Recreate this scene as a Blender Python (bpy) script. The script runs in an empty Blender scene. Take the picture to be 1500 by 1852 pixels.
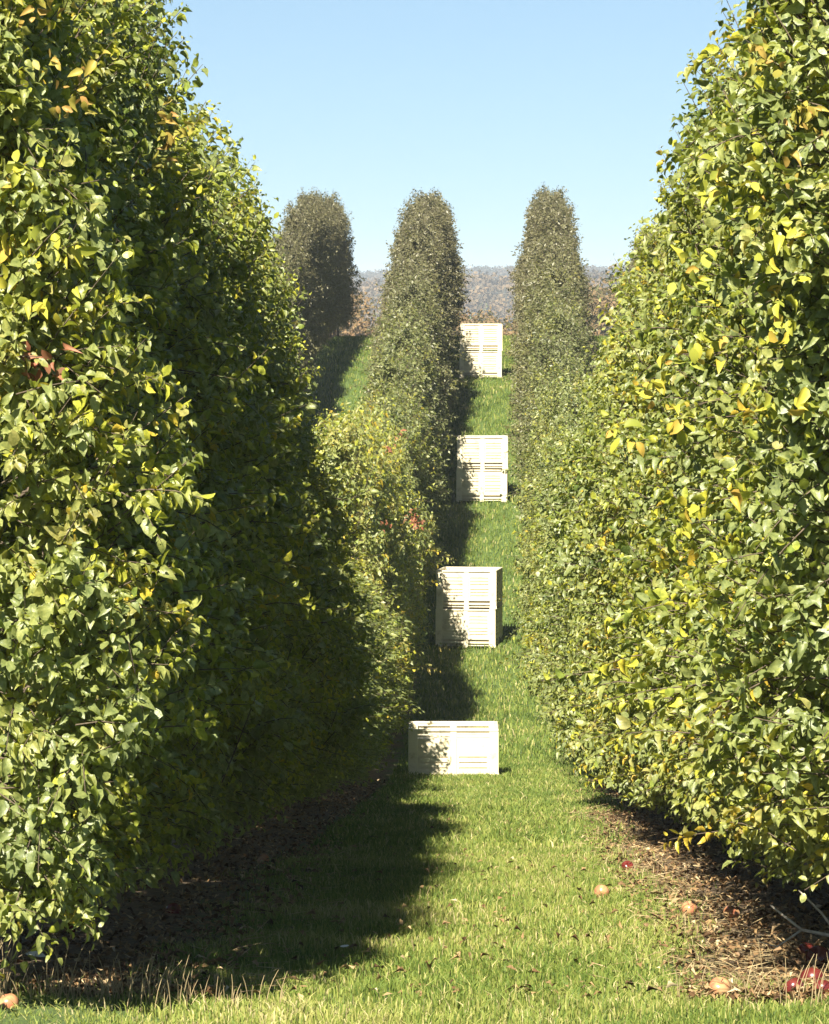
import bpy, math, random
import numpy as np
from mathutils import Vector
R = math.radians
sc = bpy.context.scene
COL = sc.collection

# ------------------------------------------------------------------ camera
cam = bpy.data.cameras.new('camera')
cam.sensor_fit = 'VERTICAL'; cam.sensor_height = 24.0
cam.lens = 8000.0 / 1852.0 * 24.0
cam.clip_start = 0.5; cam.clip_end = 12000
co = bpy.data.objects.new('camera', cam); COL.objects.link(co)
co.location = (0, 0, 0)
co.rotation_euler = (R(90 - 2.763), 0, R(0.917))
sc.camera = co

# ------------------------------------------------------------------ sky + sun
ELEV, AZ = 42.0, 15.0
w = bpy.data.worlds.new('World'); sc.world = w; w.use_nodes = True
nt = w.node_tree; nt.nodes.clear()
sky = nt.nodes.new('ShaderNodeTexSky'); sky.sky_type = 'NISHITA'; sky.sun_disc = False
sky.sun_elevation = R(ELEV); sky.sun_rotation = R(180 + AZ)
sky.altitude = 200; sky.air_density = 0.9; sky.dust_density = 0.1; sky.ozone_density = 3.0
bg = nt.nodes.new('ShaderNodeBackground'); bg.inputs['Strength'].default_value = 0.05
wo = nt.nodes.new('ShaderNodeOutputWorld')
hs = nt.nodes.new('ShaderNodeMix'); hs.data_type = 'RGBA'; hs.blend_type = 'MULTIPLY'; hs.inputs[0].default_value = 1.0
hs.inputs[7].default_value = (0.755, 0.765, 0.735, 1)
tcs = nt.nodes.new('ShaderNodeTexCoord'); vm = nt.nodes.new('ShaderNodeVectorMath'); vm.operation = 'ADD'; vm.inputs[1].default_value = (0, 0, 0.06)
vn = nt.nodes.new('ShaderNodeVectorMath'); vn.operation = 'NORMALIZE'
nt.links.new(tcs.outputs['Generated'], vm.inputs[0]); nt.links.new(vm.outputs[0], vn.inputs[0]); nt.links.new(vn.outputs[0], sky.inputs[0])
nt.links.new(sky.outputs[0], hs.inputs[6]); nt.links.new(hs.outputs[2], bg.inputs[0]); nt.links.new(bg.outputs[0], wo.inputs[0])
sun = bpy.data.lights.new('sun', 'SUN'); sun.energy = 5.0; sun.angle = R(0.5); sun.color = (1.0, 0.92, 0.76)
so = bpy.data.objects.new('sun', sun); COL.objects.link(so)
so.rotation_euler = Vector((math.sin(R(AZ)) * math.cos(R(ELEV)), math.cos(R(AZ)) * math.cos(R(ELEV)), -math.sin(R(ELEV)))).to_track_quat('-Z', 'Y').to_euler()
so.location = (-5, -20, 25)
sc.view_settings.view_transform = 'Standard'; sc.view_settings.look = 'None'
sc.view_settings.gamma = 1.0; sc.view_settings.exposure = 1.68
sc.cycles.max_bounces = 6; sc.cycles.diffuse_bounces = 2; sc.cycles.glossy_bounces = 2
sc.cycles.transmission_bounces = 3; sc.cycles.volume_bounces = 0
sc.cycles.volume_step_rate = 10

rng = np.random.default_rng(7)
random.seed(7)

# ------------------------------------------------------------------ terrain height
HD = [-60, 0, 8, 16, 24, 30, 38, 45, 52, 57, 62, 68, 74, 81, 88, 96.4, 106, 116, 122, 128, 135, 142, 150, 165, 200, 260, 340, 450, 700, 1000]
HH = [1.0, 1.65, 2.0, 2.52, 3.2, 3.75, 4.5, 5.15, 5.8, 6.2, 6.5, 6.72, 6.75, 6.47, 5.6, 4.43, 3.22, 2.06, 1.65, 1.4, 1.25, 1.25, 1.5, 2.6, 6.5, 11.0, 13.0, 16.0, 24.0, 24.0]
_yy = np.arange(-60, 1001, 0.5); _hh = np.interp(_yy, HD, HH)
_k = np.hanning(17); _k /= _k.sum()
_hs = np.convolve(np.pad(_hh, 8, mode='edge'), _k, 'valid')

def gz(x, y):
    """ground height at x, y (arrays), eye level is z = 0"""
    x = np.asarray(x, float); y = np.asarray(y, float)
    z = -np.interp(y, _yy, _hs)
    far = np.clip((y - 1000) / 600, 0, 1)
    hill1 = 25 * np.exp(-((y - 1500 - 80 * np.sin(x / 210)) / 260) ** 2) * (0.85 + 0.12 * np.sin(x / 55 + 1) + .1 * np.sin(x / 130))
    s = np.clip((y - 1700) / 900, 0, 1); s = s * s * (3 - 2 * s)
    ridge = s * (28 + 3.0 * np.sin(x / 70 + .6) + 4 * np.sin(x / 190 + 2)) * np.clip(1.0 - (y - 2600) / 2500, .2, 1)
    return z + hill1 + ridge + 0 * far

# ------------------------------------------------------------------ node helpers
def newmat(name):
    m = bpy.data.materials.new(name); m.use_nodes = True
    t = m.node_tree; t.nodes.clear()
    return m, t
def N(t, typ, **kw):
    n = t.nodes.new(typ)
    for k, v in kw.items():
        if k in n.inputs.keys(): n.inputs[k].default_value = v
        else: setattr(n, k, v)
    return n
def L(t, a, b): t.links.new(a, b)
def ramp(t, stops, fac=None, interp='LINEAR'):
    r = t.nodes.new('ShaderNodeValToRGB'); r.color_ramp.interpolation = interp
    e = r.color_ramp.elements
    while len(e) < len(stops): e.new(0.5)
    for el, (p, c) in zip(e, stops):
        el.position = p; el.color = (c[0], c[1], c[2], 1)
    if fac is not None: t.links.new(fac, r.inputs[0])
    return r
def math_(t, op, a, b=None):
    n = t.nodes.new('ShaderNodeMath'); n.operation = op
    for i, v in enumerate((a, b)):
        if v is None: continue
        if isinstance(v, (int, float)): n.inputs[i].default_value = v
        else: t.links.new(v, n.inputs[i])
    return n.outputs[0]
def mixc(t, fac, a, b, mode='MIX'):
    n = t.nodes.new('ShaderNodeMix'); n.data_type = 'RGBA'; n.blend_type = mode
    for i, v in zip((0, 6, 7), (fac, a, b)):
        if isinstance(v, (int, float)): n.inputs[i].default_value = v
        elif isinstance(v, tuple): n.inputs[i].default_value = (*v, 1)
        else: t.links.new(v, n.inputs[i])
    return n.outputs[2]

# ------------------------------------------------------------------ materials
def leaf_material(name, stops, back, trans=0.34, rough=0.42, use_obj=True, patch=0.24):
    m, t = newmat(name)
    at = N(t, 'ShaderNodeAttribute', attribute_name='tint')
    fac = at.outputs['Fac']
    if use_obj:
        oi = N(t, 'ShaderNodeObjectInfo')
        sp = N(t, 'ShaderNodeSeparateColor'); L(t, oi.outputs['Color'], sp.inputs[0])
        geo = N(t, 'ShaderNodeNewGeometry')
        no = N(t, 'ShaderNodeTexNoise', Scale=.9, Detail=2.0); L(t, geo.outputs['Position'], no.inputs['Vector'])
        sh = math_(t, 'MULTIPLY', math_(t, 'SUBTRACT', no.outputs['Fac'], 0.5), patch * 4)
        fac = math_(t, 'ADD', fac, sh)
        fac = math_(t, 'ADD', fac, math_(t, 'SUBTRACT', sp.outputs[0], 0.5))
    rp = ramp(t, stops, fac)
    colr = rp.outputs[0]
    if use_obj:
        g2 = N(t, 'ShaderNodeNewGeometry')
        colr = mixc(t, math_(t, 'MULTIPLY', g2.outputs['Backfacing'], .75), colr, back)
        colr = mixc(t, sp.outputs[1], colr, (0.155, 0.138, 0.080))      # dry brownish leaves of the crest trees
    g3 = N(t, 'ShaderNodeTexCoord')
    nv = N(t, 'ShaderNodeTexNoise', Scale=55.0, Detail=3.0, Roughness=.65); L(t, g3.outputs['Object'], nv.inputs['Vector'])
    colr = mixc(t, 1.0, colr, ramp(t, [(.32, (.55, .60, .55)), (.62, (1.2, 1.15, 1.1))], nv.outputs['Fac']).outputs[0], 'MULTIPLY')
    p = N(t, 'ShaderNodeBsdfPrincipled', Roughness=rough)
    bp = N(t, 'ShaderNodeBump', Strength=.5, Distance=.006); L(t, nv.outputs['Fac'], bp.inputs['Height']); L(t, bp.outputs[0], p.inputs['Normal'])
    p.inputs['Specular IOR Level'].default_value = 0.6
    L(t, colr, p.inputs['Base Color'])
    tr = N(t, 'ShaderNodeBsdfTranslucent')
    L(t, mixc(t, math_(t, 'MULTIPLY', math_(t, 'SUBTRACT', 1.0, sp.outputs[1]), .5), colr, (0.42, 0.48, 0.04)), tr.inputs[0])
    mx = N(t, 'ShaderNodeMixShader', Fac=trans)
    L(t, p.outputs[0], mx.inputs[1]); L(t, tr.outputs[0], mx.inputs[2])
    o = N(t, 'ShaderNodeOutputMaterial'); L(t, mx.outputs[0], o.inputs[0])
    return m
APPLE_STOPS = [(0.0, (0.038, 0.064, 0.018)), (0.25, (0.085, 0.135, 0.030)), (0.45, (0.190, 0.258, 0.048)),
               (0.66, (0.36, 0.40, 0.055)), (0.90, (0.58, 0.56, 0.06)), (1.0, (0.60, 0.44, 0.06))]
M_LEAF = leaf_material('apple_leaf', APPLE_STOPS, (0.19, 0.225, 0.095))
def bark(name, c0, c1, sc_=14):
    m, t = newmat(name)
    tc = N(t, 'ShaderNodeTexCoord'); mp = N(t, 'ShaderNodeMapping'); mp.inputs['Scale'].default_value = (1, 1, .25)
    L(t, tc.outputs['Object'], mp.inputs[0])
    no = N(t, 'ShaderNodeTexNoise', Scale=float(sc_), Detail=6.0, Roughness=.65); L(t, mp.outputs[0], no.inputs['Vector'])
    rp = ramp(t, [(0.3, c0), (0.7, c1)], no.outputs['Fac'])
    p = N(t, 'ShaderNodeBsdfPrincipled', Roughness=.9); L(t, rp.outputs[0], p.inputs['Base Color'])
    bu = N(t, 'ShaderNodeBump', Strength=.8, Distance=.02); L(t, no.outputs['Fac'], bu.inputs['Height']); L(t, bu.outputs[0], p.inputs['Normal'])
    o = N(t, 'ShaderNodeOutputMaterial'); L(t, p.outputs[0], o.inputs[0])
    return m
M_BARK = bark('apple_bark', (0.07, 0.05, 0.035), (0.24, 0.19, 0.14))
M_TWIG = bark('twig_bark', (0.06, 0.045, 0.03), (0.14, 0.105, 0.07), 30)
M_DEADWOOD = bark('weathered_wood', (0.25, 0.22, 0.18), (0.5, 0.45, 0.38), 30)

def attr_mat(name, stops, rough=.6, trans=.25, spec=.3, noise=0.0):
    m, t = newmat(name)
    at = N(t, 'ShaderNodeAttribute', attribute_name='tint')
    f = at.outputs['Fac']
    if noise:
        g = N(t, 'ShaderNodeNewGeometry')
        no = N(t, 'ShaderNodeTexNoise', Scale=.9, Detail=3.0); L(t, g.outputs['Position'], no.inputs['Vector'])
        f = math_(t, 'ADD', f, math_(t, 'MULTIPLY', math_(t, 'SUBTRACT', no.outputs['Fac'], .5), noise))
    rp = ramp(t, stops, f)
    p = N(t, 'ShaderNodeBsdfPrincipled', Roughness=rough); p.inputs['Specular IOR Level'].default_value = spec
    L(t, rp.outputs[0], p.inputs['Base Color'])
    tr = N(t, 'ShaderNodeBsdfTranslucent'); L(t, rp.outputs[0], tr.inputs[0])
    mx = N(t, 'ShaderNodeMixShader', Fac=trans); L(t, p.outputs[0], mx.inputs[1]); L(t, tr.outputs[0], mx.inputs[2])
    o = N(t, 'ShaderNodeOutputMaterial'); L(t, mx.outputs[0], o.inputs[0])
    return m
M_GRASS = attr_mat('grass_blades', [(0, (0.055, 0.098, 0.018)), (.35, (0.115, 0.172, 0.030)), (.62, (0.225, 0.265, 0.055)), (.82, (0.36, 0.345, 0.11)), (1, (0.50, 0.43, 0.23))], trans=.3, noise=.85)
M_LITTER = attr_mat('fallen_leaves', [(0, (0.05, 0.026, 0.012)), (.35, (0.14, 0.080, 0.038)), (.7, (0.32, 0.21, 0.10)), (1, (0.52, 0.42, 0.26))], trans=.12)
M_STRAW = attr_mat('dry_straw', [(0, (0.20, 0.14, 0.07)), (1, (0.46, 0.37, 0.21))], trans=.15)
M_AUTUMN = leaf_material('autumn_leaf', [(0, (0.08, 0.095, 0.03)), (.3, (0.16, 0.135, 0.05)), (.6, (0.25, 0.165, 0.07)), (.8, (0.32, 0.16, 0.075)), (1, (0.30, 0.22, 0.07))], (0.2, 0.12, 0.06), trans=.2, rough=.8, use_obj=True, patch=.05)
M_FOREST = attr_mat('far_forest_leaf', [(0, (0.026, 0.042, 0.038)), (.35, (0.050, 0.056, 0.046)), (.7, (0.11, 0.085, 0.055)), (1, (0.17, 0.12, 0.065))], rough=.9, trans=.1, spec=.1)

M_PALE = attr_mat('withered_leaf', [(0, (0.6, 0.58, 0.5)), (1, (0.75, 0.73, 0.66))], trans=.1)
def ground_mat():
    m, t = newmat('orchard_ground')
    g = N(t, 'ShaderNodeNewGeometry'); sx = N(t, 'ShaderNodeSeparateXYZ'); L(t, g.outputs['Position'], sx.inputs[0])
    n1 = N(t, 'ShaderNodeTexNoise', Scale=2.2, Detail=5.0); L(t, g.outputs['Position'], n1.inputs['Vector'])
    n2 = N(t, 'ShaderNodeTexNoise', Scale=28.0, Detail=6.0, Roughness=.7); L(t, g.outputs['Position'], n2.inputs['Vector'])
    # distance from the nearest row line: rows every 3.5 m, at x = -1.68 and 1.82
    a = math_(t, 'ADD', sx.outputs[0], 1.68 + 1.75 + 350)
    a = math_(t, 'MODULO', a, 3.5)
    a = math_(t, 'ABSOLUTE', math_(t, 'SUBTRACT', a, 1.75))
    a = math_(t, 'ADD', a, math_(t, 'MULTIPLY', math_(t, 'SUBTRACT', n1.outputs['Fac'], .5), .7))
    rs = math_(t, 'MULTIPLY', math_(t, 'GREATER_THAN', sx.outputs[0], 0.0), math_(t, 'LESS_THAN', sx.outputs[1], 40.0))
    a = math_(t, 'SUBTRACT', a, math_(t, 'MULTIPLY', rs, 0.56))
    soil = ramp(t, [(0.0, (1, 1, 1)), (.30, (1, 1, 1)), (.55, (0, 0, 0))], a).outputs[0]
    far = math_(t, 'LESS_THAN', sx.outputs[1], 160.0)
    soil = math_(t, 'MULTIPLY', soil, far)
    soil = math_(t, 'MULTIPLY', soil, math_(t, 'GREATER_THAN', sx.outputs[1], 15.6))
    gr = ramp(t, [(.25, (0.035, 0.06, 0.014)), (.55, (0.085, 0.14, 0.025)), (.8, (0.17, 0.22, 0.05))], n2.outputs['Fac']).outputs[0]
    so_ = ramp(t, [(.3, (0.06, 0.042, 0.028)), (.55, (0.16, 0.11, 0.065)), (.75, (0.36, 0.27, 0.16))], n2.outputs['Fac']).outputs[0]
    c = mixc(t, soil, gr, so_)
    p = N(t, 'ShaderNodeBsdfPrincipled', Roughness=.95); L(t, c, p.inputs['Base Color'])
    bu = N(t, 'ShaderNodeBump', Strength=.9, Distance=.04); L(t, n2.outputs['Fac'], bu.inputs['Height']); L(t, bu.outputs[0], p.inputs['Normal'])
    o = N(t, 'ShaderNodeOutputMaterial'); L(t, p.outputs[0], o.inputs[0])
    return m
M_GROUND = ground_mat()

def bin_mat():
    m, t = newmat('bin_plastic')
    tc = N(t, 'ShaderNodeTexCoord')
    n = N(t, 'ShaderNodeTexNoise', Scale=5.0, Detail=8.0, Roughness=.7); L(t, tc.outputs['Object'], n.inputs['Vector'])
    rp = ramp(t, [(.3, (0.38, 0.32, 0.20)), (.43, (0.58, 0.52, 0.375)), (.8, (0.66, 0.605, 0.46))], n.outputs['Fac'])
    p = N(t, 'ShaderNodeBsdfPrincipled', Roughness=.5); L(t, rp.outputs[0], p.inputs['Base Color'])
    o = N(t, 'ShaderNodeOutputMaterial'); L(t, p.outputs[0], o.inputs[0])
    return m
M_BIN = bin_mat()
def apple_mat(name, stops):
    m, t = newmat(name)
    tc = N(t, 'ShaderNodeTexCoord')
    mp = N(t, 'ShaderNodeMapping'); mp.inputs['Scale'].default_value = (30, 30, 4); L(t, tc.outputs['Object'], mp.inputs[0])
    n = N(t, 'ShaderNodeTexNoise', Scale=1.5, Detail=4.0); L(t, mp.outputs[0], n.inputs['Vector'])
    rp = ramp(t, stops, n.outputs['Fac'])
    p = N(t, 'ShaderNodeBsdfPrincipled', Roughness=.25); L(t, rp.outputs[0], p.inputs['Base Color'])
    o = N(t, 'ShaderNodeOutputMaterial'); L(t, p.outputs[0], o.inputs[0])
    return m
M_APPLE = apple_mat('apple_skin_red', [(.3, (0.070, 0.008, 0.010)), (.7, (0.15, 0.030, 0.022))])
M_APPLEP = apple_mat('apple_skin_blush', [(.3, (0.34, 0.10, 0.06)), (.6, (0.40, 0.23, 0.11))])

# ------------------------------------------------------------------ mesh helpers
def mesh_np(name, V, faces_flat, loop_tot, mat, tint=None, smooth=False, mats=None, mat_idx=None):
    me = bpy.data.meshes.new(name)
    V = np.asarray(V, np.float32).reshape(-1, 3)
    faces_flat = np.asarray(faces_flat, np.int32); loop_tot = np.asarray(loop_tot, np.int32)
    me.vertices.add(len(V)); me.vertices.foreach_set('co', V.ravel())
    me.loops.add(len(faces_flat)); me.loops.foreach_set('vertex_index', faces_flat)
    me.polygons.add(len(loop_tot))
    st = np.concatenate(([0], np.cumsum(loop_tot)[:-1])).astype(np.int32)
    me.polygons.foreach_set('loop_start', st); me.polygons.foreach_set('loop_total', loop_tot)
    for mm in (mats or [mat]): me.materials.append(mm)
    if mat_idx is not None: me.polygons.foreach_set('material_index', np.asarray(mat_idx, np.int32))
    me.polygons.foreach_set('use_smooth', np.full(len(loop_tot), smooth))
    me.update(calc_edges=True)
    if tint is not None:
        a = me.attributes.new('tint', 'FLOAT', 'POINT'); a.data.foreach_set('value', np.asarray(tint, np.float32))
    me.validate()
    return me

def obj(name, me, parent=None, label=None, cat=None, group=None, kind=None):
    o = bpy.data.objects.new(name, me); COL.objects.link(o)
    if parent is not None: o.parent = parent
    if label: o['label'] = label
    if cat: o['category'] = cat
    if group: o['group'] = group
    if kind: o['kind'] = kind
    return o

def norm(v): return v / np.maximum(np.linalg.norm(v, axis=-1, keepdims=True), 1e-9)

# leaf templates: (u along, v across, w height), faces
def tpl(detail):
    if detail == 2:
        v = [(0, 0, 0), (.12, -.27, .07), (.13, 0, -.01), (.12, .27, .07), (.40, -.48, .12), (.42, 0, -.02), (.40, .48, .12),
             (.78, -.33, .05), (.78, 0, -.06), (.78, .33, .05), (1, 0, -.15)]
        f = [(0, 1, 2), (0, 2, 3), (1, 4, 5, 2), (2, 5, 6, 3), (4, 7, 8, 5), (5, 8, 9, 6), (7, 10, 8), (8, 10, 9)]
    elif detail == 1:
        v = [(0, 0, 0), (.4, -.46, .10), (.45, 0, -.02), (.4, .46, .10), (1, 0, -.14)]
        f = [(0, 1, 2), (0, 2, 3), (1, 4, 2), (2, 4, 3)]
    else:
        v = [(0, 0, 0), (.45, -.44, .08), (1, 0, 0), (.45, .44, .08)]
        f = [(0, 1, 2), (0, 2, 3)]
    return np.array(v, float), f

def leaves_mesh(name, P, D, Nn, ln, wd, tint, detail, mat, r, curl=1.0, droop=1.0):
    T, F = tpl(detail)
    n = len(P); k = len(T)
    D = norm(D); S = norm(np.cross(D, Nn)); Nn = np.cross(S, D)
    c = (r.normal(1.0, .8, n) * curl)[:, None]
    u = T[None, :, 0] * ln[:, None]; v = T[None, :, 1] * wd[:, None]
    ww = T[None, :, 2] * ln[:, None] * c - (T[None, :, 0] ** 2) * ln[:, None] * r.uniform(-.05, .35, n)[:, None] * droop
    tw = r.normal(0, .25, n)[:, None] * T[None, :, 0]
    ww = ww + v * tw
    V = P[:, None, :] + u[..., None] * D[:, None, :] + v[..., None] * S[:, None, :] + ww[..., None] * Nn[:, None, :]
    ff, lt = [], []
    base = (np.arange(n) * k)
    cols = []
    for f in F: cols.append(base[:, None] + np.array(f)[None, :])
    flat = np.concatenate(cols, axis=1).ravel()
    lt = np.tile([len(f) for f in F], n)
    return mesh_np(name, V.reshape(-1, 3), flat, lt, mat, tint=np.repeat(tint, k), smooth=(detail > 0))

def tubes(paths, sides=4):
    """paths: list of (points Nx3, radii N) -> V, flat, lt"""
    V, F = [], []
    off = 0
    for pts, rad in paths:
        pts = np.asarray(pts, float); n = len(pts)
        d = norm(np.gradient(pts, axis=0))
        ref = np.array([0.31, 0.87, 0.12]) if abs(d[0, 2]) > .5 else np.array([0, 0, 1.0])
        a = norm(np.cross(d, ref)); b = np.cross(d, a)
        th = np.arange(sides) / sides * 2 * np.pi
        ring = pts[:, None, :] + (a[:, None, :] * np.cos(th)[None, :, None] + b[:, None, :] * np.sin(th)[None, :, None]) * np.asarray(rad)[:, None, None]
        V.append(ring.reshape(-1, 3))
        i = np.arange(n - 1)[:, None] * sides; j = np.arange(sides)[None, :]; j2 = (j + 1) % sides
        q = np.stack([i + j, i + j2, i + sides + j2, i + sides + j], -1).reshape(-1, 4) + off
        F.append(q); off += n * sides
    V = np.concatenate(V); F = np.concatenate(F)
    return V, F.ravel(), np.full(len(F), 4)

# ------------------------------------------------------------------ apple tree meshes
def half_width(z, H, W, taper, slim=(0.0, .25, .3)):
    """crown half width across the row at height z"""
    t = np.clip((z - .35) / (H - .35), 0, 1)
    low = np.clip(.62 + .38 * (t / .2), .62, 1.0)
    top = np.sqrt(np.clip(1 - np.clip((t - taper) / (1 - taper), 0, 1) ** 2.0, 0, 1))
    return W * low * (1 - .20 * t) * (1 - slim[0] * np.clip((t - slim[1]) / slim[2], 0, 1)) * np.maximum(top, .10)

def make_tree_meshes(seed, *, H=4.3, W=1.1, LY=1.15, nshoot=760, per=15, detail=2, leaf=.088, taper=.7, yellow=0.0, bare=0.0, slim=(0.0, .25, .3), sticks=.07):
    r = np.random.default_rng(seed)
    # lumps on the envelope
    ph = r.uniform(0, 6.28, 8); fz = r.uniform(1.5, 4.5, 8); fa = r.integers(1, 5, 8)
    def lump(z, a):
        s = 0
        for i in range(8): s = s + np.sin(fz[i] * z + fa[i] * a + ph[i])
        return 1 + .07 * s
    z = .42 + (H - .42) * r.uniform(0, 1, nshoot) ** .92
    # bias a share of shoots to the dome
    top = r.uniform(0, 1, nshoot) < .13; z[top] = H * r.uniform(.8, 1.0, top.sum())
    a = r.uniform(0, 2 * np.pi, nshoot)
    hw = half_width(z, H, W, taper, slim) * lump(z, a)
    depth = 1 - np.abs(r.normal(0, .15, nshoot)); depth = np.clip(depth, .25, 1.0)
    stick = r.uniform(0, 1, nshoot) < sticks; depth[stick] += r.uniform(.1, .32, stick.sum())
    gp = np.sin(a * 3 + ph[0] + z * 1.3) * np.sin(z * 4.6 + ph[1] + a) + .6 * np.sin(a * 7 + z * 2.2 + ph[2]) * np.sin(z * 8 + ph[3])
    depth = depth - .20 * (gp > .55) * (1 - stick)
    ca, sa = np.cos(a), np.sin(a)
    sx_ = np.sign(ca) * np.abs(ca) ** .5; sy_ = np.sign(sa) * np.abs(sa) ** .5
    E = np.stack([sx_ * hw * depth, sy_ * (hw / W * .5 + .5) * LY * depth, z], -1)
    out = norm(np.stack([np.sign(ca) * np.abs(ca) ** 1.3, np.sign(sa) * np.abs(sa) ** 1.3 * .8, np.zeros(nshoot)], -1))
    up = r.uniform(.0, .8, nshoot) + np.where(z > H * .75, 1.1, 0) - np.where(z < 1.1, .6, 0)
    up[stick & (z < H * .7)] *= .4
    dr = norm(out * .9 + np.array([0, 0, 1.0]) * up[:, None] + r.normal(0, .24, (nshoot, 3)))
    ln = r.uniform(.26, .55, nshoot); ln[stick & (z > H * .7)] *= 1.3
    whip = (z > H * .84) & (r.uniform(0, 1, nshoot) < .22); E[whip] += (dr * r.uniform(.08, .34, nshoot)[:, None] + np.array([0, 0, .06]))[whip]; ln[whip] *= 1.25
    B = E - dr * ln[:, None]
    sag = r.uniform(-.03, .14, nshoot)
    # shoots as curves
    tt = np.linspace(0, 1, 4)
    paths = []
    for i in range(nshoot):
        pts = B[i] + dr[i] * ln[i] * tt[:, None]; pts[:, 2] -= sag[i] * tt ** 2
        paths.append((pts, np.array([.0032, .0028, .0022, .0012]) * (1 if detail else 1.3)))
    # leaves
    n = nshoot * per
    si = np.repeat(np.arange(nshoot), per)
    t = np.tile(np.linspace(.08, 1.02, per), nshoot) + r.normal(0, .02, n)
    P = B[si] + dr[si] * (ln[si] * t)[:, None]; P[:, 2] -= sag[si] * t ** 2
    az = np.tile(np.arange(per) * 2.4, nshoot) + r.uniform(0, 6.28, nshoot)[si] + r.normal(0, .3, n)
    ax = norm(np.cross(dr[si], np.array([0, 0, 1.0]) + r.normal(0, .05, (n, 3)))); bx = np.cross(dr[si], ax)
    rad = ax * np.cos(az)[:, None] + bx * np.sin(az)[:, None]
    D = norm(dr[si] * r.uniform(.2, .9, n)[:, None] + rad * .8 + np.array([0, 0, -1.0]) * r.uniform(-.1, .75, n)[:, None] + out[si] * .25)
    Nn = norm(np.array([0, 0, 1.0]) * .7 + out[si] * .6 + r.normal(0, .62, (n, 3)))
    P = P + D * r.uniform(.012, .03, n)[:, None]
    L_ = leaf * np.clip(r.normal(1, .33, n), .35, 1.5) * np.where(t > .93, .6, 1)
    Wd = L_ * r.uniform(.58, .84, n)
    shoot_t = r.normal(.36 + yellow, .13, nshoot)
    odd = r.uniform(0, 1, nshoot); shoot_t[odd < .03] = r.uniform(.72, .9, (odd < .03).sum())
    tint = np.clip(shoot_t[si] + r.normal(0, .09, n) + (r.uniform(0, 1, n) < .015) * .4, 0, 1)
    keep = r.uniform(0, 1, n) > bare
    P, D, Nn, L_, Wd, tint = P[keep], D[keep], Nn[keep], L_[keep], Wd[keep], tint[keep]
    crown = leaves_mesh('crown', P, D, Nn, L_, Wd, tint, detail, M_LEAF, r, curl=1.45, droop=1.25)
    # limbs
    limbs = []
    nl = 22 if detail == 2 else 12
    for i in range(nl):
        z0 = .5 + (H - 1.2) * i / nl; aa = i * 2.4 + r.uniform(-.4, .4)
        w_ = float(half_width(np.array(z0 + .3), H, W, taper, slim)) * .72
        q = np.linspace(0, 1, 6)
        pts = np.stack([np.cos(aa) * w_ * q, np.sin(aa) * w_ * 1.05 * q, z0 + .42 * q - .12 * q ** 3], -1)
        pts += r.normal(0, .02, pts.shape) * q[:, None]
        limbs.append((pts, np.linspace(.019, .005, 6)))
    V, F, T = tubes(limbs + paths, 3 if detail < 2 else 4)
    branches = mesh_np('branches', V, F, T, M_TWIG, smooth=True)
    q = np.linspace(0, 1, 12)
    pts = np.stack([.05 * np.sin(q * 5 + seed), .05 * np.sin(q * 4 + 2 * seed), -.15 + (H - .35) * q], -1)
    rad_ = .062 * (1 - q) + .008 + .035 * np.exp(-q * 22)
    V, F, T = tubes([(pts, rad_)], 10)
    V = V * 1.0
    V[:, :2] += r.normal(0, .004, (len(V), 2))
    trunk = mesh_np('trunk', V, F, T, M_BARK, smooth=True)
    return trunk, crown, branches

LX, RX = -1.68, 1.82
SETS = {}
SETS['left_near'] = [make_tree_meshes(100 + i, H=4.5, W=1.0, taper=.50, slim=(.30, .25, .5), nshoot=2000, per=28, leaf=.045, yellow=.16, sticks=.06) for i in range(3)]
SETS['right_near'] = [make_tree_meshes(120 + i, H=4.7, W=1.12, taper=.50, nshoot=2200, per=28, leaf=.044, yellow=.11, sticks=.05) for i in range(3)]
SETS['mid'] = [make_tree_meshes(140 + i, H=4.4, W=.94, taper=.58, nshoot=1050, per=16, detail=1, leaf=.066, yellow=.05) for i in range(4)]
SETS['far'] = [make_tree_meshes(160 + i, H=4.5, W=.94, taper=.36, nshoot=850, per=14, detail=0, leaf=.072, yellow=.0) for i in range(4)]

def add_tree(kind, i, x, y, label, group, color, rz=0, s=1.0, sz=1.0):
    tk, cr, br = SETS[kind][i % len(SETS[kind])]
    root = bpy.data.objects.new('apple_tree', None); COL.objects.link(root)
    root.location = (x, y, float(gz(x, y)) - .02); root.rotation_euler = (0, 0, rz); root.scale = (s, 1, sz)
    root['label'] = label; root['category'] = 'tree'; root['group'] = group
    for nm, me in (('trunk', tk), ('crown', cr), ('branches', br)):
        o = obj(nm, me, root)
        o.color = (*color, 1)
    return root

def place_zone(y):
    if y < 24: return 'in the foreground'
    if y < 36: return 'just past the foreground'
    if y < 57: return 'short of the single bin'
    if y < 80: return 'beyond the single bin'
    if y < 96: return 'beside the nearest bin stack'
    if y < 117: return 'beside the middle bin stack'
    return 'on the far crest'

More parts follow.
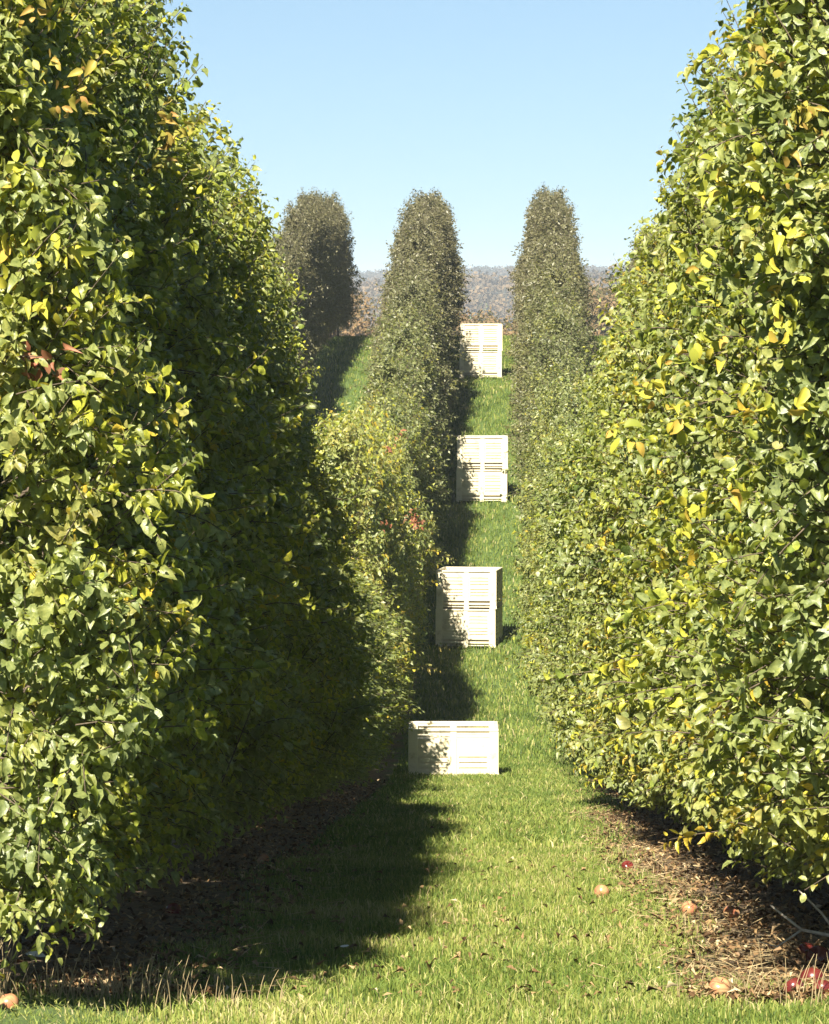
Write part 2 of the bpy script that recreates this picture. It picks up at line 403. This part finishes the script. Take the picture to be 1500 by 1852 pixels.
STEP = 1.95
def row(x0, y0, y1, side, group):
    y = y0; k = 0
    while y < y1:
        x = x0 + random.uniform(-.09, .09)
        if side == 'right': x -= .24 * max(0, min(1, (y - 30) / 40)) - .40 * max(0, min(1, (y - 100) / 35))
        if side == 'outer left': x += .25
        rz = 0 if random.random() < .5 else math.pi
        rz += random.uniform(-.12, .12)
        s = random.uniform(.90, 1.08); sz = random.uniform(.93, 1.05)
        fy = max(0, min(1, (y - 70) / 45)); fy = fy * fy * (3 - 2 * fy)
        sz *= 1 - .035 * fy
        if side == 'left':
            kind = 'left_near' if y < 38.5 else ('mid' if y < 84 else 'far')
            shift = .5 + (.0 if y < 40 else .06 + random.uniform(-.03, .05)); brown = .10 + .74 * fy; shift -= .12 * fy
        else:
            kind = 'right_near' if y < 44 else ('mid' if y < 84 else 'far')
            shift = .60 + random.uniform(-.05, .07); brown = .04 + .80 * fy; shift -= .12 * fy
        if side == 'left' and 72 < y < 81: s *= .84; sz *= .94
        if side == 'outer left': s *= .86
        if side == 'outer right': sz *= .88
        if side.startswith('outer'): kind = 'mid' if y < 84 else 'far'
        if y < 40: brown = .04
        if side == 'left':
            if y < 40.2: x -= .16 + .22 * (y - 15) / 25; sz *= .97 if y < 23 else 1
            elif y < 98: x -= .36 * (1 - (y - 40) / 58); sz *= .92 if y < 43.8 else 1
            
        if side == 'left' and 72 < y < 81: s *= .84; sz *= .94
        if side == 'outer left': s *= .86
        if side == 'outer right': sz *= .88
        if side.startswith('outer'): kind = 'mid' if y < 84 else 'far'
        if y < 40: brown = .04
        if side == 'left':
            if 38.5 <= y < 57: s *= 1.0; sz *= random.uniform(.60, .68)
            elif 57 <= y < 76: sz *= 1.10; s *= .92; shift += .2; brown = .05
        sname = {'left': 'row left of alley', 'right': 'row right of alley', 'outer left': 'second row on left', 'outer right': 'second row on right'}[side]
        if k == 0 and side in ('left', 'right'):
            lab = {'left': 'nearest apple tree of the left row, its trunk at the left edge', 'right': 'nearest apple tree of the right row, above the red fallen apples'}[side]
        elif y + STEP >= y1 and not side == 'outer right':
            lab = 'last brownish apple tree ending the ' + sname
        else:
            lab = 'apple tree in %s, %s' % (sname, place_zone(y))
        add_tree(kind, k * 7 + int(abs(x0) * 3), x, y, lab, group, (shift + .06, brown, 0), rz, s, sz)
        y += STEP * random.uniform(.95, 1.05); k += 1
row(LX, 15.5, 147, 'left', 'apple trees in the row left of the alley')
row(RX, 16.9, 147, 'right', 'apple trees in the row right of the alley')
row(LX - 3.5, 62, 147, 'outer left', 'apple trees in the second row on the left')
row(RX + 3.5, 74, 147, 'outer right', 'apple trees in the second row on the right')

# ------------------------------------------------------------------ ground
def build_ground():
    xs = np.concatenate([-np.geomspace(2500, 9, 26), np.arange(-8, 8.01, .25), np.geomspace(9, 2500, 26)])
    ys = np.concatenate([np.arange(-60, 4, 4), np.arange(4, 170, .6), np.geomspace(171, 5200, 130)])
    X, Y = np.meshgrid(xs, ys)
    Z = gz(X, Y)
    r = np.random.default_rng(3)
    near = (Y < 170) & (np.abs(X) < 9)
    Z = Z + near * r.normal(0, .008, Z.shape)
    # slight hump of the strip under the rows
    d = np.abs(((X + 1.68 + 1.75 + 350) % 3.5) - 1.75)
    Z = Z + np.where(near, .03 * np.cos(np.clip(d / 1.1, 0, 1) * np.pi), 0)
    V = np.stack([X, Y, Z], -1).reshape(-1, 3)
    ny, nx = X.shape
    i = np.arange(ny - 1)[:, None] * nx + np.arange(nx - 1)[None, :]
    F = np.stack([i, i + 1, i + nx + 1, i + nx], -1).reshape(-1, 4)
    me = mesh_np('ground', V, F.ravel(), np.full(len(F), 4), M_GROUND, smooth=True)
    obj('ground', me, kind='structure')
build_ground()
def row_dist(x): return np.abs(((x + 1.68 + 1.75 + 350) % 3.5) - 1.75)

# ------------------------------------------------------------------ grass
def blades(n, y0, y1, x0, x1, hmin, hmax, wd, r, tmean, edge=.82, power=1.0, soft=.12):
    u = r.uniform(0, 1, n) ** power
    y = y0 + (y1 - y0) * u; x = r.uniform(x0, x1, n)
    nz = .22 * np.sin(y * 1.3 + 1) * np.sin(x * 2.1 + y * .7) + .12 * np.sin(y * 4.1 + x * 3)
    keep = (row_dist(x) + nz * .6 + r.normal(0, soft, n) > edge + np.where((x > 0) & (y < 40), .17, -.32)) | (y < 15.9 + r.normal(0, .25, n) + .5 * np.sin(x * 2))
    keep &= (r.uniform(0, 1, n) < .55 + .45 * np.sin(x * 5.3 + 2 * np.sin(y * 2.2)) * np.sin(y * 3.7 + x))| (r.uniform(0, 1, n) < .6)
    x, y = x[keep], y[keep]; n = len(x)
    z = gz(x, y) + .0
    h = r.uniform(hmin, hmax, n) * (1 + .3 * np.sin(x * 11 + 3 * np.sin(y * 5)) * np.sin(y * 8.3 + 2 * x)) * (1 + .35 * np.sin(x * 4 + y * 2.3) * np.sin(y * 3.1)); a = r.uniform(0, 2 * np.pi, n)
    lean = r.uniform(.1, .9, n) * h; la = r.uniform(0, 2 * np.pi, n)
    W = wd * r.uniform(.6, 1.4, n)
    c, s = np.cos(a) * W / 2, np.sin(a) * W / 2
    lx, ly = np.cos(la) * lean, np.sin(la) * lean
    V = np.empty((n, 5, 3))
    V[:, 0] = np.stack([x - c, y - s, z - .01], -1); V[:, 1] = np.stack([x + c, y + s, z - .01], -1)
    V[:, 2] = np.stack([x + c * .8 + lx * .3, y + s * .8 + ly * .3, z + h * .6], -1)
    V[:, 3] = np.stack([x - c * .8 + lx * .3, y - s * .8 + ly * .3, z + h * .6], -1)
    V[:, 4] = np.stack([x + lx, y + ly, z + h * r.uniform(.75, 1, n)], -1)
    t = np.clip(r.normal(tmean, .16, n) + (r.uniform(0, 1, n) < .06) * .45, 0, 1)
    return V.reshape(-1, 3), np.repeat(t, 5), n
def build_grass():
    r = np.random.default_rng(11)
    Vs, Ts, n = [], [], 0
    for args in ((230000, 12.8, 30, -2.2, 2.3, .025, .060, .005, r, .52, .80, 1.3),
                 (90000, 30, 62, -1.2, 1.3, .04, .09, .010, r, .44, .82, 1.0),
                 (70000, 62, 150, -1.2, 1.3, .05, .11, .018, r, .40, .82, 1.0),
                 (30000, 60, 150, -4.8, -2.2, .05, .11, .02, r, .36, .82, 1.0),
                 (20000, 75, 150, 2.4, 4.8, .05, .11, .02, r, .36, .82, 1.0)):
        V, T, k = blades(*args); Vs.append(V); Ts.append(T); n += k
    V = np.concatenate(Vs); T = np.concatenate(Ts)
    b = np.arange(n)[:, None] * 5
    F = np.concatenate([b + np.array([0, 1, 2, 3]), b + np.array([3, 2, 4])], 1).ravel()
    lt = np.tile([4, 3], n)
    me = mesh_np('grass', V, F, lt, M_GRASS, tint=T)
    obj('grass', me, label='short green grass of the alley between the tree rows', cat='grass', kind='stuff')
build_grass()

# leaf litter on the bare strips
def build_litter():
    r = np.random.default_rng(21)
    n = 42000
    y = 15.6 + 40 * r.uniform(0, 1, n) ** 1.7
    side = r.uniform(0, 1, n) < .5
    x = np.where(side, LX - .38, RX) + r.uniform(-1.1, 1.1, n)
    spread = r.uniform(0, 1, n) < .035; x = np.where(spread, r.uniform(-1.5, 1.4, n), x)
    thin = ~spread & (np.abs(np.where(side, x - LX + .38, x - RX)) > .85) & (r.uniform(0, 1, n) < .5)
    x, y = x[~thin], y[~thin]; n = len(x)
    z = gz(x, y) + r.uniform(.015, .05, n)
    a = r.uniform(0, 6.28, n)
    D = np.stack([np.cos(a), np.sin(a), r.normal(0, .35, n)], -1)
    Nn = np.stack([r.normal(0, .4, n), r.normal(0, .4, n), np.ones(n)], -1)
    ln = r.uniform(.02, .055, n); wd = ln * r.uniform(.3, .6, n)
    me = leaves_mesh('leaf_litter', np.stack([x, y, z], -1), D, Nn, ln, wd, np.clip(r.normal(.45, .26, n), 0, 1), 1, M_LITTER, r, curl=1.6, droop=.6)
    obj('leaf_litter', me, label='dry brown leaves covering the bare strips under the trees', cat='fallen leaves', kind='stuff')
    # straw: long thin pale stalks lying flat along the strip edges
    n = 5000
    y = 15.8 + 30 * r.uniform(0, 1, n) ** 1.5
    x = np.where(r.uniform(0, 1, n) < .2, LX + r.normal(.75, .14, n), RX - r.normal(.82, .17, n))
    x2 = r.uniform(RX - 1, RX + 1.2, n); sel = r.uniform(0, 1, n) < .25; x = np.where(sel, x2, x)
    z = gz(x, y) + r.uniform(.015, .05, n)
    a = r.uniform(0, 6.28, n)
    D = np.stack([np.cos(a), np.sin(a), r.normal(0, .15, n)], -1)
    Nn = np.stack([r.normal(0, .3, n), r.normal(0, .3, n), np.ones(n)], -1)
    me = leaves_mesh('straw', np.stack([x, y, z], -1), D, Nn, r.uniform(.06, .2, n), np.full(n, .006), r.uniform(0, .8, n), 0, M_STRAW, r, curl=.05, droop=.1)
    obj('straw', me, label='pale dry straw lying along the edges of the grass', cat='straw', kind='stuff')
build_litter()

# tall dry stems in the near corners
def build_stems():
    r = np.random.default_rng(31)
    pts = []
    spots = [(-1.75, 15.6, 60, .22), (-1.25, 15.5, 60, .17), (-.95, 15.5, 40, .12), (-1.5, 15.55, 60, .12), (1.6, 15.6, 40, .16), (1.22, 15.6, 30, .2), (.95, 15.8, 14, .12), (.1, 17.5, 12, .06), (-.35, 22, 14, .08), (-.4, 18.2, 10, .08)]
    for x, y, n, hh in spots:
        for i in range(n):
            px, py = x + r.normal(0, .13), y + r.normal(0, .12)
            q = np.linspace(0, 1, 5); hgt = hh * r.uniform(.5, 1.2)
            lx, ly = r.normal(0, .2, 2) * hgt
            z = float(gz(px, py))
            pts.append((np.stack([px + lx * q ** 2, py + ly * q ** 2, z - .01 + hgt * q], -1), np.array([.0022, .002, .0018, .0015, .001])))
    V, F, T = tubes(pts, 3)
    me = mesh_np('dry_grass_stems', V, F, T, M_STRAW, tint=r.uniform(.3, 1, len(V)))
    obj('dry_grass_stems', me, label='tall dry grass stems standing at the near edge of the alley', cat='dry grass', kind='stuff')
build_stems()

# ------------------------------------------------------------------ fruit bins
def boxes_mesh(name, bxs, mat, bevel=.006):
    V, F = [], []
    for (x0, x1, y0, y1, z0, z1) in bxs:
        b = len(V) ; 
        for z in (z0, z1):
            for (x, y) in ((x0, y0), (x1, y0), (x1, y1), (x0, y1)): V.append((x, y, z))
        F += [(b, b + 3, b + 2, b + 1), (b + 4, b + 5, b + 6, b + 7), (b, b + 1, b + 5, b + 4), (b + 1, b + 2, b + 6, b + 5), (b + 2, b + 3, b + 7, b + 6), (b + 3, b, b + 4, b + 7)]
    me = bpy.data.meshes.new(name); me.from_pydata(V, [], F); me.materials.append(mat); me.update()
    return me

def slot_panel(w, h, z0, slot_rows, dark_rows, t=.03):
    """one wall of a bin in local x (width) / z; real openings between horizontal ribs.
    returns boxes facing -y, centred on x"""
    bx = []
    edge, mid = .10, .085
    cols = [(-w / 2 + edge, -mid / 2), (mid / 2, w / 2 - edge)]
    # posts
    bx.append((-w / 2, -w / 2 + edge, 0, t, z0, z0 + h)); bx.append((-mid / 2, mid / 2, -.008, t, z0, z0 + h)); bx.append((w / 2 - edge, w / 2, 0, t, z0, z0 + h))
    rows = sorted([(a, b, 0) for a, b in slot_rows] + [(a, b, 1) for a, b in dark_rows])
    for (x0, x1) in cols:
        z = z0
        for a, b, dk in rows:
            bx.append((x0, x1, .004, t - .003, z, z0 + a))
            if not dk: bx.append((x0 + .03, x1 - .03, .020, .026, z0 + a, z0 + b)); bx.append((x0, x0 + .03, .004, t - .003, z0 + a, z0 + b)); bx.append((x1 - .03, x1, .004, t - .003, z0 + a, z0 + b))     # shallow moulded recess
            z = z0 + b
        bx.append((x0, x1, .004, t - .003, z, z0 + h))
    return bx

BW, BD, BH = 1.1, 1.1, .71
def make_bin(w=BW, d=BD, h=BH, flipped=False):
    root = bpy.data.objects.new('fruit_bin', None); COL.objects.link(root)
    foot = .03
    ph = h - foot
    if not flipped:
        recess = [(.19, .218), (.248, .276), (.306, .334), (.40, .428), (.458, .486), (.516, .544)]
        dark = [(.018, .050), (.082, .118)]
    else:
        recess = [(.07, .09), (.14, .16), (.21, .23)]
        dark = [(ph - .125, ph - .105), (ph - .085, ph - .065)]
    pan = slot_panel(w - .03, ph - .03, foot, recess, dark)
    side = slot_panel(d - .10, ph - .03, foot, recess, dark)
    front = boxes_mesh('panel', [(x0, x1, y0 - d / 2 + .012, y1 - d / 2 + .012, z0, z1) for x0, x1, y0, y1, z0, z1 in pan], M_BIN)
    sidem = boxes_mesh('panel', [(x0, x1, y0 - w / 2 + .012, y1 - w / 2 + .012, z0, z1) for x0, x1, y0, y1, z0, z1 in side], M_BIN)
    a = obj('panel', front, root); b = obj('panel', front, root); b.rotation_euler = (0, 0, math.pi)
    c = obj('panel', sidem, root); c.rotation_euler = (0, 0, math.pi / 2)
    e = obj('panel', sidem, root); e.rotation_euler = (0, 0, -math.pi / 2)
    rim = [(-w / 2 - .004, w / 2 + .004, -d / 2 - .006, -d / 2 + .045, h - .03, h), (-w / 2 - .004, w / 2 + .004, d / 2 - .045, d / 2 + .006, h - .03, h),
           (-w / 2 - .004, -w / 2 + .045, -d / 2 + .045, d / 2 - .045, h - .03, h), (w / 2 - .045, w / 2 + .004, -d / 2 + .045, d / 2 - .045, h - .03, h)]
    obj('rim', boxes_mesh('rim', rim, M_BIN), root)
    obj('bottom', boxes_mesh('bottom', [(-w / 2 + .05, w / 2 - .05, -d / 2 + .05, d / 2 - .05, foot + .14, foot + .16), (-w / 2 + .08, w / 2 - .08, -d / 2 + .08, d / 2 - .08, foot + .004, foot + .138)] if not flipped else [(-w / 2 + .05, w / 2 - .05, -d / 2 + .05, d / 2 - .05, h - .16, h - .14)], M_BIN), root)
    for x in (-w / 2 + .055, w / 2 - .055):
        for y in (-d / 2 + .055, d / 2 - .055):
            p = boxes_mesh('corner_post', [(-.06, .06, -.06, .06, 0.001, h - .032), (-.066, .066, -.066, .066, 0, .05)], M_BIN)
            o = obj('corner_post', p, root); o.location = (x, y, 0)
    obj('skid', boxes_mesh('skid', [(-.05, .05, -d / 2 + .004, d / 2 - .004, .0, foot + .002)], M_BIN), root)
    for ch in root.children:
        m = ch.modifiers.new('bevel', 'BEVEL'); m.width = .005; m.segments = 1; m.limit_method = 'ANGLE'
    return root
def px(xp, d): return (xp - 878) / 8000.0 * d
def put_bin(o, x, y, z, rz, label, group=None):
    o.location = (x, y, z); o.rotation_euler = (0, 0, R(rz)); o['label'] = label; o['category'] = 'bin'
    if group: o['group'] = group
def copy_tree(o, parent=None):
    c = o.copy(); COL.objects.link(c); c.parent = parent
    for ch in list(o.children): copy_tree(ch, c)
    return c
GB = 'white fruit bins standing in the grass alley'
b1 = make_bin(1.16, 1.1, .62, flipped=True)
put_bin(b1, px(820, 57), 57.6, float(gz(0, 57.0)) - .0, .5, 'single low cream bin, nearest in the alley and not stacked', GB)
proto = make_bin()
stacks = [(849, 81.1, -7, 'nearest stack of two'), (872.5, 96.4, -1, 'middle stack of two'), (869.5, 116, 0, 'farthest stack of two')]
first = True
for xp, y, rz, nm in stacks:
    x = px(xp, y)
    z = float(gz(x, y))
    for lv in (0, 1):
        o = proto if first else copy_tree(proto); first = False
        put_bin(o, x + (.008 * lv), y + BD / 2, z + lv * (BH + .003), rz + lv * .8, ('upper' if lv else 'lower') + ' cream fruit bin of the ' + nm + ' in the alley', GB)

# ------------------------------------------------------------------ fallen apples
def apple_mesh(mat, r=.038):
    n, mseg = 14, 20
    V = []; F = []
    for i in range(n + 1):
        th = math.pi * i / n
        rr = r * math.sin(th) * (1 + .08 * math.cos(th)) ; z = r * .92 * math.cos(th)
        z -= (.32 * r) * math.exp(-(math.sin(th) / .32) ** 2) * (1 if th < math.pi / 2 else -.6)
        for j in range(mseg):
            a = 2 * math.pi * j / mseg; V.append((rr * math.cos(a), rr * math.sin(a), z))
    for i in range(n):
        for j in range(mseg):
            F.append((i * mseg + j, (i + 1) * mseg + j, (i + 1) * mseg + (j + 1) % mseg, i * mseg + (j + 1) % mseg))
    me = bpy.data.meshes.new('fallen_apple'); me.from_pydata(V, [], F); me.materials.append(mat)
    me.polygons.foreach_set('use_smooth', [True] * len(F)); me.update(); return me
AM, AP = apple_mesh(M_APPLE), apple_mesh(M_APPLEP)
V_, F_, T_ = tubes([(np.array([(0, 0, .02), (.002, 0, .032), (.006, .001, .045)]), np.array([.0016, .0014, .0018]))], 5)
STEM = mesh_np('stem', V_, F_, T_, M_TWIG)
def ray_ground(xp, yp):
    """world ground point seen at pixel"""
    d = 12.0
    while d < 150:
        if 540 + 8000 * (-float(gz(0, d))) / d < yp: break
        d += .02
    return px(xp, d), d
apples = [(1440, 1812, 1, 'dark red apple left of the largest one at the right edge, nearer the grass'), (1492, 1815, 1, 'dark red apple cut by the right edge of the picture'), (1462, 1742, 1, 'dull red apple deepest in the shade at the right edge'), (1474, 1797, 1, 'dark red fallen apple, largest one at the right edge'), (1484, 1757, 1, 'dark red fallen apple just behind the largest one at the right edge'),
          (1250, 1663, 0, 'pale blushed apple on the dry leaves under the right row'), (1326, 1672, 0, 'pinkish apple beside the low leaves, right of the pale blushed one'),
          (1137, 1584, 1, 'small red apple in the shade under the right row'), (1090, 1632, 0, 'blushed apple at the edge of the grass by the straw'),
          (1305, 1812, 0, 'yellow-orange apple in the near grass at bottom right'), (8, 1846, 0, 'pale red apple in the bottom left corner'),
          (312, 1668, 1, 'dark apple in the shade under the left row'), (120, 1702, 1, 'red apple near the trunk of the left row'),
          (475, 1572, 0, 'pinkish apple far back in the shade of the left row')]
for k, (xp, yp, red, lab) in enumerate(apples):
    x, y = ray_ground(xp, yp)
    o = obj('fallen_apple', AM if red else AP, None, lab, 'apple', 'fallen apples on the ground')
    o.location = (x, y, float(gz(x, y)) + .04); o.rotation_euler = (random.uniform(-.9, .9), random.uniform(-.9, .9), random.uniform(0, 6))
    s = random.uniform(.95, 1.12) * (1.3 if k in (3, 4) else 1); o.scale = (s, s, s)
    obj('stem', STEM, o)

# bare branch under the right row
def branch(pts, rad, label):
    V, F, T = tubes([(np.array(p, float), np.linspace(r0, r1, len(p))) for p, r0, r1 in pts], 6)
    obj('bare_branch', mesh_np('bare_branch', V, F, T, M_DEADWOOD, smooth=True), None, label, 'branch')
bx, by = ray_ground(1500, 1760); bz = float(gz(bx, by))
branch([([(bx + .30, by - .02, bz + .02), (bx + .05, by, bz + .13), (bx - .10, by, bz + .16), (bx - .22, by + .05, bz + .25)], .011, .004),
        ([(bx + .05, by, bz + .13), (bx - .02, by + .05, bz + .22), (bx - .11, by + .05, bz + .31)], .007, .003),
        ([(bx - .10, by, bz + .16), (bx - .2, by - .05, bz + .10), (bx - .27, by - .05, bz + .12)], .005, .002)], .01, 'pale bare forked branch low at the right edge under the tree')

# ------------------------------------------------------------------ trees beyond the orchard
def loose_tree_mesh(seed, H, W, n, size, mat):
    r = np.random.default_rng(seed)
    nc = 26
    cz = H * (.30 + .66 * r.uniform(0, 1, nc)); ca = r.uniform(0, 6.28, nc)
    cw = W * np.sqrt(np.clip(1 - ((cz / H - .55) / .5) ** 2, .05, 1)) * r.uniform(.2, .85, nc)
    C = np.stack([np.cos(ca) * cw, np.sin(ca) * cw, cz], -1)
    k = r.integers(0, nc, n); d = norm(r.normal(0, 1, (n, 3))) * (r.uniform(.2, 1, n) ** .5)[:, None] * (W * r.uniform(.22, .4, nc)[k])[:, None]
    P = C[k] + d
    D = norm(r.normal(0, 1, (n, 3))); Nn = norm(d + np.array([0, 0, .6]) + r.normal(0, .4, (n, 3)))
    t = np.clip(r.normal(.5, .12, nc)[k] + r.normal(0, .08, n), 0, 1)
    cr = leaves_mesh('crown', P, D, Nn, size * r.uniform(.6, 1.4, n), size * r.uniform(.5, .9, n), t, 0, mat, r)
    q = np.linspace(0, 1, 8)
    paths = [(np.stack([.2 * np.sin(q * 3), .1 * q, -.3 + H * .8 * q], -1), .22 * (1 - q) + .03)]
    for i in range(9):
        c = C[i]; z0 = H * (.22 + .05 * i); paths.append((np.stack([c[0] * q, c[1] * q, z0 + (c[2] - z0) * q], -1), .09 * (1 - q) + .015))
    V, F, T = tubes(paths, 5)
    return mesh_np('trunk', V, F, T, M_BARK, smooth=True), cr
LT = [loose_tree_mesh(300 + i, 10, 3.4, 7000, .26, M_AUTUMN) for i in range(4)]
r = np.random.default_rng(5)
field = []
for i in range(58):
    y = r.uniform(300, 480); x = r.uniform(-.085, .085) * y
    field.append((x, y, r.uniform(.8, 1.15), r.uniform(.35, .65), 0))
field += [(px(672, 330), 330, 1.12, .55, 1), (px(700, 350), 350, 1.1, .5, 2), (px(1082, 340), 340, 1.25, .35, 3), (px(890, 320), 320, .92, .8, 4), (px(925, 335), 335, .80, .75, 4), (px(1110, 360), 360, 1.42, .1, 5), (px(1060, 390), 390, 1.25, .5, 5)]
for i, (x, y, s, c, k) in enumerate(field):
    tk, cr = LT[i % 4]
    root = bpy.data.objects.new('autumn_tree', None); COL.objects.link(root)
    root.location = (x, y, float(gz(x, y)) - .1); root.rotation_euler = (0, 0, i * 1.3); root.scale = (s * 1.12, s * 1.12, s * 1.12)
    root['category'] = 'tree'; root['group'] = 'autumn trees in the valley beyond the orchard'
    root['label'] = ['autumn tree among the mass in the valley beyond the orchard', 'reddest orange tree seen left of the left alley row beyond the crest', 'orange tree just right of the reddest one beyond the crest',
                     'brownish tree seen just right of the right row beyond the crest', 'rusty orange tree right behind the farthest stack of bins', 'greenish tree at the right, behind the brownish one beyond the crest'][k]
    for nm, me in (('trunk', tk), ('crown', cr)):
        o = obj(nm, me, root); o.color = (c, 0, 0, 1)

def build_forest():
    r = np.random.default_rng(9)
    n = 9000; per = 70
    y = 1050 + 1750 * r.uniform(0, 1, n) ** .8; x = (r.uniform(-1, 1, n)) * (.085 * y + 20)
    z = gz(x, y)
    s = r.uniform(.6, 1.25, n)
    k = np.repeat(np.arange(n), per); m = n * per
    d = norm(r.normal(0, 1, (m, 3))); d[:, 2] = np.abs(d[:, 2]) * 1.1 - .1
    P = np.stack([x[k], y[k], z[k] + 3.5 * s[k]], -1) + d * np.array([3.2, 3.2, 4.6]) * (s[k] * r.uniform(.7, 1.05, m))[:, None]
    D = norm(r.normal(0, 1, (m, 3))); Nn = norm(d + r.normal(0, .3, (m, 3)))
    sp = np.clip(r.normal(.45, .28, n), 0, 1)
    sp = np.clip(sp + .35 * np.clip((1750 - y) / 300, 0, 1) - .2 * np.clip((y - 1700) / 300, 0, 1), 0, 1)
    t = np.clip(sp[k] + r.normal(0, .08, m), 0, 1)
    me = leaves_mesh('distant_forest', P, D, Nn, r.uniform(.9, 2.0, m), r.uniform(.9, 1.7, m), t, 0, M_FOREST, r)
    obj('distant_forest', me, label='hazy blue-grey wooded hills on the horizon', cat='forest', kind='stuff')
build_forest()

# patches of turned leaves on single trees
M_YELLOW = attr_mat('yellow_leaf', [(0, (0.24, 0.27, 0.045)), (.5, (0.42, 0.42, 0.055)), (.85, (0.50, 0.42, 0.06)), (1, (0.48, 0.30, 0.07))], rough=.5, trans=.35)
M_ORANGE = attr_mat('orange_leaf', [(0, (0.26, 0.26, 0.05)), (.5, (0.38, 0.30, 0.06)), (1, (0.34, 0.19, 0.06))], rough=.5, trans=.3)
M_RED = attr_mat('reddish_leaf', [(0, (0.18, 0.10, 0.05)), (.5, (0.30, 0.11, 0.06)), (1, (0.34, 0.16, 0.09))], rough=.5, trans=.35)
bpy.context.view_layer.update()
def turned(xp, yp, d, rad, n, mat, nm, size=.06, tall=1.0):
    r = np.random.default_rng(int(xp))
    c = np.array([px(xp, d), d, -(yp - 540) / 8000 * d])
    nc = max(3, n // 9); cc = c + r.normal(0, 1, (nc, 3)) * np.array([rad, rad * .5, rad * tall])
    k = r.integers(0, nc, n)
    P = cc[k] + r.normal(0, .035, (n, 3))
    D = norm(r.normal(0, .8, (n, 3)) + np.array([0, -.3, -.5])); Nn = norm(r.normal(0, .6, (n, 3)) + np.array([-.2, -.7, .6]))
    ln = size * np.clip(r.normal(1, .3, n), .5, 1.5)
    me = leaves_mesh(nm, P, D, Nn, ln, ln * .62, r.uniform(0, 1, n), 2 if d < 30 else 1, mat, r, curl=1.6)
    best = min((o for o in COL.objects if o.name.startswith('apple_tree')), key=lambda o: (o.location.x - c[0]) ** 2 * .3 + (o.location.y - c[1] - .4) ** 2)
    o = obj(nm, me, best); o.matrix_parent_inverse = best.matrix_world.inverted()
    o['label'] = 'patch of ' + nm.replace('_', ' ')
for a in ((1420, 215, 16.0, .11, 80, M_ORANGE, 'orange_leaves', .040), (1255, 700, 16.15, .12, 80, M_YELLOW, 'yellow_leaves', .05, 2.6), (1340, 480, 16.0, .16, 110, M_YELLOW, 'yellow_leaves', .05, 1.6),
          (308, 235, 17.1, .045, 45, M_ORANGE, 'orange_leaves', .038, 1.8), (70, 60, 14.75, .15, 100, M_ORANGE, 'orange_leaves', .038), (30, 480, 14.7, .12, 90, M_YELLOW, 'yellow_leaves', .05),
          (75, 670, 14.75, .04, 20, M_RED, 'reddish_leaves', .045), (755, 935, 55.4, .09, 50, M_RED, 'reddish_leaves', .055), (715, 800, 61.4, .12, 36, M_RED, 'reddish_leaves', .05)):
    turned(*a)

# pale fallen leaves in the shade
for xp, yp, sz, lab in ((40, 1760, .085, 'large white withered leaf lying flat at the left edge'), (614, 1745, .04, 'small white leaf standing out on the shaded grass'), (150, 1718, .03, 'small pale leaf on the dark soil below the left row')):
    x, y = ray_ground(xp, yp); r = np.random.default_rng(int(xp))
    me = leaves_mesh('fallen_leaf', np.array([[0, 0, .0]]), np.array([[1, -.2, .1]]), np.array([[0, -.35, 1.0]]), np.array([sz]), np.array([sz * .5]), np.array([1.0]), 2, M_PALE, r)
    o = obj('fallen_leaf', me, None, lab, 'leaf'); o.location = (x, y, float(gz(x, y)) + .06)

# ------------------------------------------------------------------ haze
def haze():
    V = [(x, y, z) for z in (-45, 24) for (x, y) in ((-2600, -70), (2600, -70), (2600, 5300), (-2600, 5300))]
    F = [(0, 3, 2, 1), (4, 5, 6, 7), (0, 1, 5, 4), (1, 2, 6, 5), (2, 3, 7, 6), (3, 0, 4, 7)]
    m, t = newmat('haze_air')
    v = N(t, 'ShaderNodeVolumePrincipled'); v.inputs['Color'].default_value = (.80, .88, 1, 1); v.inputs['Density'].default_value = 0.00023
    v.inputs['Anisotropy'].default_value = 0.0
    o = N(t, 'ShaderNodeOutputMaterial'); L(t, v.outputs[0], o.inputs['Volume'])
    me = bpy.data.meshes.new('haze'); me.from_pydata(V, [], F); me.materials.append(m); me.update()
    obj('haze', me, kind='stuff', label='pale blue air over the valley and the far hills', cat='haze')
haze()
